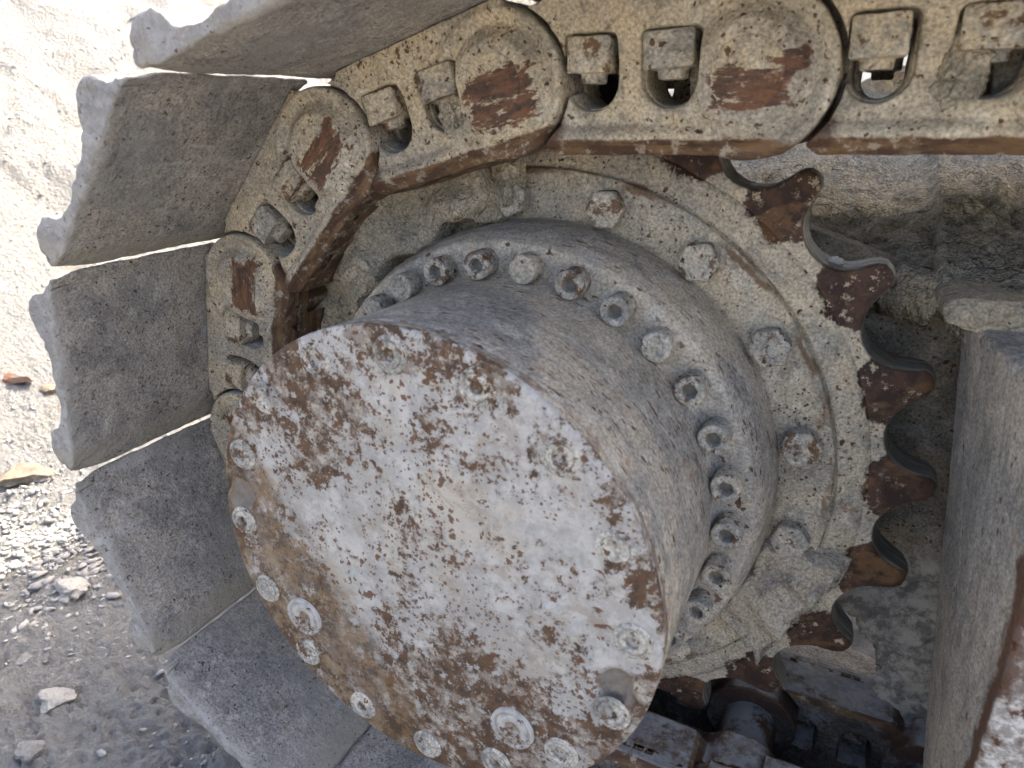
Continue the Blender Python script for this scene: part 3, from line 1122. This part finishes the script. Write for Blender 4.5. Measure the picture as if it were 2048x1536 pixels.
bm = bmesh.new()
bmprism(bm, [(.331, .172), (.345, .168), (.388, .157), (.45, .150), (1.0, .15), (1.0, .192), (.338, .192), (.329, .186)], -.012, .13)
me = cast(bm_mesh(bm, 'fl'), .003, 4, .0022, 24, 42)
obj('end_flange', me, M_mud, frame)

bm = bmesh.new()
mp = [(.12, .225), (.218, .222), (.335, .180), (.45, .15), (.45, -.30), (.372, -.318), (.356, -.315), (.351, -.262), (.340, -.226), (.328, -.204), (.308, -.183), (.26, -.15), (.16, -.02)]
bmprism(bm, mp, .100, .135)
me = cast(bm_mesh(bm, 'mp'), .0030, 2, .0, 20, 43)
P_ = get_co(me); N_ = normals(me)
set_co(me, P_ + N_ * ((fbm(P_, 26, 5, .66, 43) * .010 + fbm(P_, 90, 4, .65, 44) * .005) * (.25 + 1.2 * sstep(-.06, -.13, P_[:, 2])))[:, None])
obj('mounting_plate', me, M_dark, frame)

me = lathe('motor_housing', dense([(.0001, .055), (.185, .055), (.195, .07), (.195, .50), (.0001, .50)], .02), 96)
obj('motor_housing', me, M_dark, frame)

def mudslope():
    nx, ny = 240, 150
    V, F = [], []
    X = np.linspace(-.14, 1.0, nx)
    for j in range(ny):
        t = j / (ny - 1)
        for x in X:
            yf = .055 + (.332 - x) * .75 if x < .332 else .055 - min(1, (x - .332) / .03) * .062
            y = yf + (t ** 1.3) * (.95 - yf)
            V.append((x, y, 0))
    P = np.array(V)
    d = P[:, 1]
    yf = np.where(P[:, 0] < .332, .055 + (.332 - P[:, 0]) * .75, .0)
    base = .180 + .035 * sstep(.30, .15, P[:, 0]) + .20 * np.clip(d - yf, 0, 1)
    z = base + fbm(P, 9, 3, .5, 50) * .020 + fbm(P, 42, 5, .68, 51) * .016 - .012 * sstep(.012, 0, d - yf)
    P[:, 2] = z
    V = P.tolist()
    for j in range(ny - 1):
        for i in range(nx - 1):
            a = j * nx + i
            F.append((a, a + 1, a + nx + 1, a + nx))
    # skirt and underside
    nb = len(V)
    for (x, y, zz) in list(V):
        V.append((x, y + (.004), zz - .028))
    for j in range(ny - 1):
        for i in range(nx - 1):
            a = nb + j * nx + i
            F.append((a, a + nx, a + nx + 1, a + 1))
    for i in range(nx - 1):
        F.append((i, nb + i, nb + i + 1, i + 1))
        a = (ny - 1) * nx + i
        F.append((a, a + 1, nb + a + 1, nb + a))
    for j in range(ny - 1):
        a = j * nx
        F.append((a, a + nx, nb + a + nx, nb + a))
        a = j * nx + nx - 1
        F.append((a, nb + a, nb + a + nx, a + nx))
    me = mesh_from('mud', V, F)
    smooth_shade(me)
    return me
o = obj('mud_layer', mudslope(), M_mudslope)
tag(o, 'crumbling brown-grey mud heaped on top of the track frame behind the sprocket teeth', 'mud')

# body between the two tracks
bm = bmesh.new()
bmbox(bm, .25, 1.6, .62, 1.25, -.02, .24)
bmbox(bm, -.12, 2.4, .55, 2.2, .92, 1.15)  # unseen slab overhead, placed to keep the sun off the mud slope
me = cast(bm_mesh(bm, 'cb'), .012, 3, .004, 8, 44)
o = obj('machine_body', me, M_dark)
tag(o, 'dark grimy underbody of the excavator behind the top run, plus an unseen sun-blocking slab overhead', 'machine body')

# ================================================================= CAKED MUD
def pol(px, pz):
    return math.hypot(px, pz), math.atan2(pz, px)

def mud_sheet(a0, a1, r0, r1, y0, h, seed, maskf, step=.0028, sc=16, amp=.8):
    """caked sheet over the ring between two angles; thickness from noise, edges broken"""
    na = int((a1 - a0) * (r0 + r1) / 2 / step)
    nr = int((r1 - r0) / step)
    A, Rr = np.meshgrid(np.linspace(a0, a1, na), np.linspace(r0, r1, nr))
    P = np.stack([Rr * np.cos(A), np.zeros_like(A), Rr * np.sin(A)], -1).reshape(-1, 3)
    ta = (A.ravel() - a0) / (a1 - a0)
    tr = (Rr.ravel() - r0) / (r1 - r0)
    e = np.minimum(np.minimum(ta, 1 - ta) * (a1 - a0) * (r0 + r1) / 2, np.minimum(tr, 1 - tr) * (r1 - r0))
    mk = e + fbm(P, 26, 4, .6, seed) * .016 - .010
    mk = mk if maskf is None else np.minimum(mk, maskf(P))
    th = sstep(-.001, .004, mk) * (h * (1 + amp * fbm(P, sc, 3, .5, seed + 3)) + fbm(P, 60, 5, .65, seed + 5) * .0042) * (1 + 1.4 * sstep(.03, .0, mk) * 0)
    keep = mk > -.004
    P[:, 1] = y0 - th
    F = []
    K = keep.reshape(nr, na)
    for j in range(nr - 1):
        for i in range(na - 1):
            if K[j, i] or K[j + 1, i] or K[j, i + 1] or K[j + 1, i + 1]:
                a = j * na + i
                F.append((a, a + 1, a + na + 1, a + na))
    P[:, 1] = np.where(keep, P[:, 1], y0 + .002)
    me = mesh_from('mud', P, F)
    bm = bmesh.new(); bm.from_mesh(me)
    bmesh.ops.delete(bm, geom=[v for v in bm.verts if not v.link_faces], context='VERTS')
    geom = bmesh.ops.extrude_face_region(bm, geom=bm.faces[:])
    for v in [x for x in geom['geom'] if isinstance(x, bmesh.types.BMVert)]:
        v.co.y = y0 + .004
    bmesh.ops.recalc_face_normals(bm, faces=bm.faces)
    bm.to_mesh(me); bm.free()
    smooth_shade(me)
    return me

# big cake filling the upper left of the ring
o = obj('mud_cake', mud_sheet(math.radians(97), math.radians(178), .226, .336, -.009, .028, 61, None, amp=1.5), M_mud)
tag(o, 'broad tan cake of dried mud over the upper left of the sprocket ring', 'mud')
o = obj('mud_cake', mud_sheet(math.radians(-39), math.radians(-9), .218, .308, -.008, .026, 71, None, sc=22), M_mudgrey)
tag(o, 'grey-brown mud cake on the lower right of the ring below the last hex bolt', 'mud')

def clump(name, loc, size, seed, mat, label, cat='mud', sub=5, amp=.35, sc=1.6, group=None, chop=0):
    bm = bmesh.new()
    bmesh.ops.create_icosphere(bm, subdivisions=sub, radius=1)
    me = bpy.data.meshes.new(name)
    bm.to_mesh(me); bm.free()
    P = get_co(me)
    rg = np.random.default_rng(seed)
    for _ in range(chop):
        nr = rg.normal(size=3); nr /= np.linalg.norm(nr)
        P = P - np.maximum(P @ nr - rg.uniform(.35, .75), 0)[:, None] * nr
    d = 1 + fbm(P + seed * 3.1, sc, 5, .55, seed) * amp * 1.6
    d += fbm(P + 5.5, sc * 4, 4, .65, seed + 9) * .16
    P = P * d[:, None] * np.array(size)
    set_co(me, P)
    smooth_shade(me)
    o = obj(name, me, mat, loc=loc)
    tag(o, label, cat, group)
    o.rotation_euler = (0, 0, 0)
    return o

a = math.radians(97)
clump('mud_clump', (.2535 * math.cos(a), -.020, .2535 * math.sin(a) + .022), (.014, .012, .034), 5, M_mud, 'cracked vertical lump of dried mud hiding the top left hex bolt')
clump('mud_clump', (-.012, -.022, .302), (.016, .014, .016), 8, M_mud, 'small round mud lump hanging under the chain above the hidden hex bolt')
def on_link(i, x, y, z):
    return LINKS[i] @ Vector((x, y, z))
p = on_link(5, .137, -.088, -.006)
clump('mud_clump', p, (.011, .010, .020), 11, M_mud, 'string of mud filling the right window of the link left of centre')
p = on_link(3, .120, -.085, -.003)
clump('mud_clump', p, (.015, .012, .026), 13, M_mud, 'fat mud plug half filling the window of the rightmost link')
p = on_link(5, .026, -.080, .050)
clump('mud_clump', p, (.010, .010, .014), 17, M_mud, 'small cracked mud lump between the top shoe and the link below it')
th = math.radians(42.5)
clump('mud_clump', (.319 * math.cos(math.radians(38.5)), .022, .319 * math.sin(math.radians(38.5)) + .006), (.006, .006, .005), 23, mat_stone('pale_crumb', (.68, .66, .60), (.55, .53, .48)), 'single pale crumb of earth lying in the polished gap between two sprocket teeth', 'mud', 4, .4, 1.5)

# ================================================================= GROUND
def height(P):
    x, y = P[:, 0], P[:, 1]
    Q = np.stack([x, y, np.zeros_like(x)], 1)
    left = np.clip(-x - 1.25 + .15 * y, 0, 4.0)
    left = left - .25 * (1 - np.exp(-left / .25))
    back = np.clip(y - 4.5, 0, 5)
    h = np.minimum(left * .85, 2.6) + np.minimum(back * .7, 2.6)
    h = np.maximum(np.minimum(left * .85, 2.6), np.minimum(back * .7, 2.6))
    big = fbm(Q, .9, 4, .5, 80) * .10 * sstep(.5, 1.5, np.hypot(x, y + .2))
    rid = (1 - np.abs(fbm(Q * np.array([1, .45, 1]), 4.5, 4, .55, 82))) * .05
    near = sstep(.35, .9, np.maximum(-x, 0)) 
    fine = fbm(Q, 14, 5, .66, 84) * .030 + fbm(Q, 120, 4, .7, 89) * .0065 + (.5 - np.abs(fbm(Q, 46, 4, .65, 85))) * .018 * (.5 + .8 * sstep(-.2, .2, fbm(Q, 3, 2, .5, 88)))
    steep = sstep(.1, .8, left)
    strata = fbm(Q * np.array([.5, 1.2, 1]) + h[:, None] * .6, 6, 4, .6, 86) * .10 * steep
    z = -.463 + h + big * near + (rid - .035) * near + fine + strata
    under = sstep(-.62, -.35, x) * sstep(-.5, -.3, y)
    return z - .012 * under

def spaced(lo, hi, c, s, n):
    t = np.linspace(-1, 1, n)
    g = np.sinh(t * 4.2)
    g = g / np.abs(g).max()
    a = np.where(g < 0, c + g * (c - lo), c + g * (hi - c))
    return a
def axis(segs):
    out = []
    for (a, b, st) in segs:
        out += list(np.arange(a, b, st))
    out.append(segs[-1][1])
    return np.array(out)
gx = axis([(-90, -12, 6), (-12, -5, .25), (-5, -2.4, .025), (-2.4, -1.5, .0095), (-1.5, -.25, .0045), (-.25, 1.6, .03), (1.6, 12, .5), (12, 90, 6)])
gy = axis([(-90, -8, 6), (-8, -1.2, .4), (-1.2, -.62, .03), (-.62, .40, .0045), (.40, 1.0, .0095), (1.0, 2.6, .022), (2.6, 8, .08), (8, 14, .5), (14, 90, 6)])
GX, GY = np.meshgrid(gx, gy)
P = np.stack([GX.ravel(), GY.ravel(), np.zeros(GX.size)], 1)
P[:, 2] = height(P)
nx, ny = len(gx), len(gy)
I = np.arange((ny - 1) * nx).reshape(ny - 1, nx)[:, :-1].ravel()
Fq = np.stack([I, I + 1, I + nx + 1, I + nx], 1)
me = bpy.data.meshes.new('ground')
me.vertices.add(len(P)); me.vertices.foreach_set('co', P.astype(np.float32).ravel())
me.loops.add(Fq.size); me.loops.foreach_set('vertex_index', Fq.ravel().astype(np.int32))
me.polygons.add(len(Fq)); me.polygons.foreach_set('loop_start', (np.arange(len(Fq)) * 4).astype(np.int32))
me.polygons.foreach_set('loop_total', np.full(len(Fq), 4, dtype=np.int32))
me.update(calc_edges=True)
smooth_shade(me)
o = obj('ground', me, M_ground)
o['kind'] = 'structure'

# loose stones
def stone_protos(n, sub):
    out = []
    for s in range(n):
        bm = bmesh.new()
        bmesh.ops.create_icosphere(bm, subdivisions=sub, radius=1)
        bm.verts.ensure_lookup_table()
        P = np.array([v.co[:] for v in bm.verts])
        F = np.array([[v.index for v in f.verts] for f in bm.faces])
        # chop by random planes for angular chips
        for k in range(12):
            nrm = RNG.normal(size=3); nrm /= np.linalg.norm(nrm)
            d = RNG.uniform(.35, .75)
            ex = np.maximum(P @ nrm - d, 0)
            P = P - ex[:, None] * nrm
        P = P * np.array([1.25, RNG.uniform(.6, .9), RNG.uniform(.35, .65)])
        out.append((P, F)); bm.free()
    return out
def scatter(name, spots, sizes, sub, mat):
    pr = stone_protos(8, sub)
    VV, FF, off = [], [], 0
    H = height(np.c_[spots, np.zeros(len(spots))])
    for k, (p, sz) in enumerate(zip(spots, sizes)):
        P, F = pr[k % 8]
        q = Matrix.Rotation(random.uniform(0, 6.28), 3, 'Z') @ Matrix.Rotation(random.uniform(-.6, .6), 3, 'X')
        Pk = (P * sz) @ np.array(q).T + np.array([p[0], p[1], H[k] + sz * .22])
        VV.append(Pk); FF.append(F + off); off += len(P)
    V = np.concatenate(VV); F = np.concatenate(FF)
    me = bpy.data.meshes.new(name)
    me.vertices.add(len(V)); me.vertices.foreach_set('co', V.astype(np.float32).ravel())
    me.loops.add(F.size); me.loops.foreach_set('vertex_index', F.ravel().astype(np.int32))
    me.polygons.add(len(F)); me.polygons.foreach_set('loop_start', (np.arange(len(F)) * 3).astype(np.int32))
    me.polygons.foreach_set('loop_total', np.full(len(F), 3, dtype=np.int32))
    me.update(calc_edges=True)
    o = obj(name, me, mat)
    o['kind'] = 'stuff'
    return o
M_stone = mat_stone('pale_stone', (.58, .56, .51), (.48, .47, .45), 0)
n = 34000
sx = -RNG.uniform(.30, 2.6, n); sy = RNG.uniform(-.75, 1.7, n)
sp = np.stack([sx, sy], 1)
dn = fbm(np.c_[sp, np.zeros(n)], 3.2, 3, .5, 91)
kp = dn > RNG.uniform(-.45, .35, n)
sp = sp[kp]
o = scatter('loose_gravel', sp, np.clip(RNG.lognormal(-5.75, .5, len(sp)), .0018, .014), 1, M_stone)
tag(o, 'loose pale gravel and stone chips strewn over the quarry ground', 'gravel')

# pile of shards and single rocks
n = 1500
c0 = np.array([-1.06, -.01])
q = c0 + RNG.normal(size=(n, 2)) * np.array([.11, .085])
o = scatter('shard_pile', q, np.clip(RNG.lognormal(-5.0, .4, n), .004, .015), 1, M_stone)
tag(o, 'heap of grey stone shards on the sunlit ground left of the shoes', 'gravel')
def rock(x, y, size, seed, mat, label, lift=.10, amp=.22):
    z = float(height(np.array([[x, y, 0.0]]))[0])
    return clump('rock', (x, y, z + size[2] * lift), size, seed, mat, label, 'rock', 5, amp, 1.3, 'rocks on the ground left of the track', 14)
M_rocktan = mat_stone('tan_rock', (.36, .30, .22), (.24, .20, .15))
M_rockred = mat_stone('red_rock', (.34, .15, .09), (.42, .33, .25))
M_rockpale = mat_stone('pale_rock', (.58, .55, .48), (.48, .46, .42))
M_rockgrey = mat_stone('grey_rock', (.42, .41, .39), (.33, .32, .30))
rock(-.905, -.06, (.045, .036, .024), 101, M_rockpale, 'rounded pale boulder at the border of sun and shade, beside the shard heap')
rock(-.885, -.075, (.020, .016, .012), 102, M_rocktan, 'brown stained stone leaning on the rounded pale boulder')
rock(-1.60, .27, (.085, .030, .020), 103, M_rockred, 'long flat reddish stone in the sunlit ground at the left edge')
rock(-1.52, .31, (.045, .030, .018), 104, M_rocktan, 'brown stone just behind the long reddish stone')
rock(-1.33, .11, (.13, .060, .022), 105, M_rocktan, 'broad flat tan slab in the sun below the reddish stone')
rock(-1.62, .42, (.03, .02, .015), 106, M_rockgrey, 'small grey stone close behind the middle shoe')
rock(-.81, -.20, (.030, .024, .018), 107, M_rockgrey, 'dark grey stone in the shade at the far lower left')
rock(-.66, -.23, (.035, .028, .018), 108, M_rockpale, 'chalky stone in the shade, left of the lowest shoe')
rock(-.60, -.30, (.026, .020, .014), 109, M_rockgrey, 'rough grey stone in the bottom left corner')
rock(-2.05, .55, (.05, .03, .02), 110, M_rocktan, 'little orange-brown stone far out on the sunlit slope')

# the other crawler track on the far side of the machine
track2 = thing('crawler_track', 'second mud-covered track on the far side, glimpsed through the link windows', 'crawler track')
place_links(track2, [(.187 * k + .4, R + .01) for k in range(6, -2, -1)], 1.95)
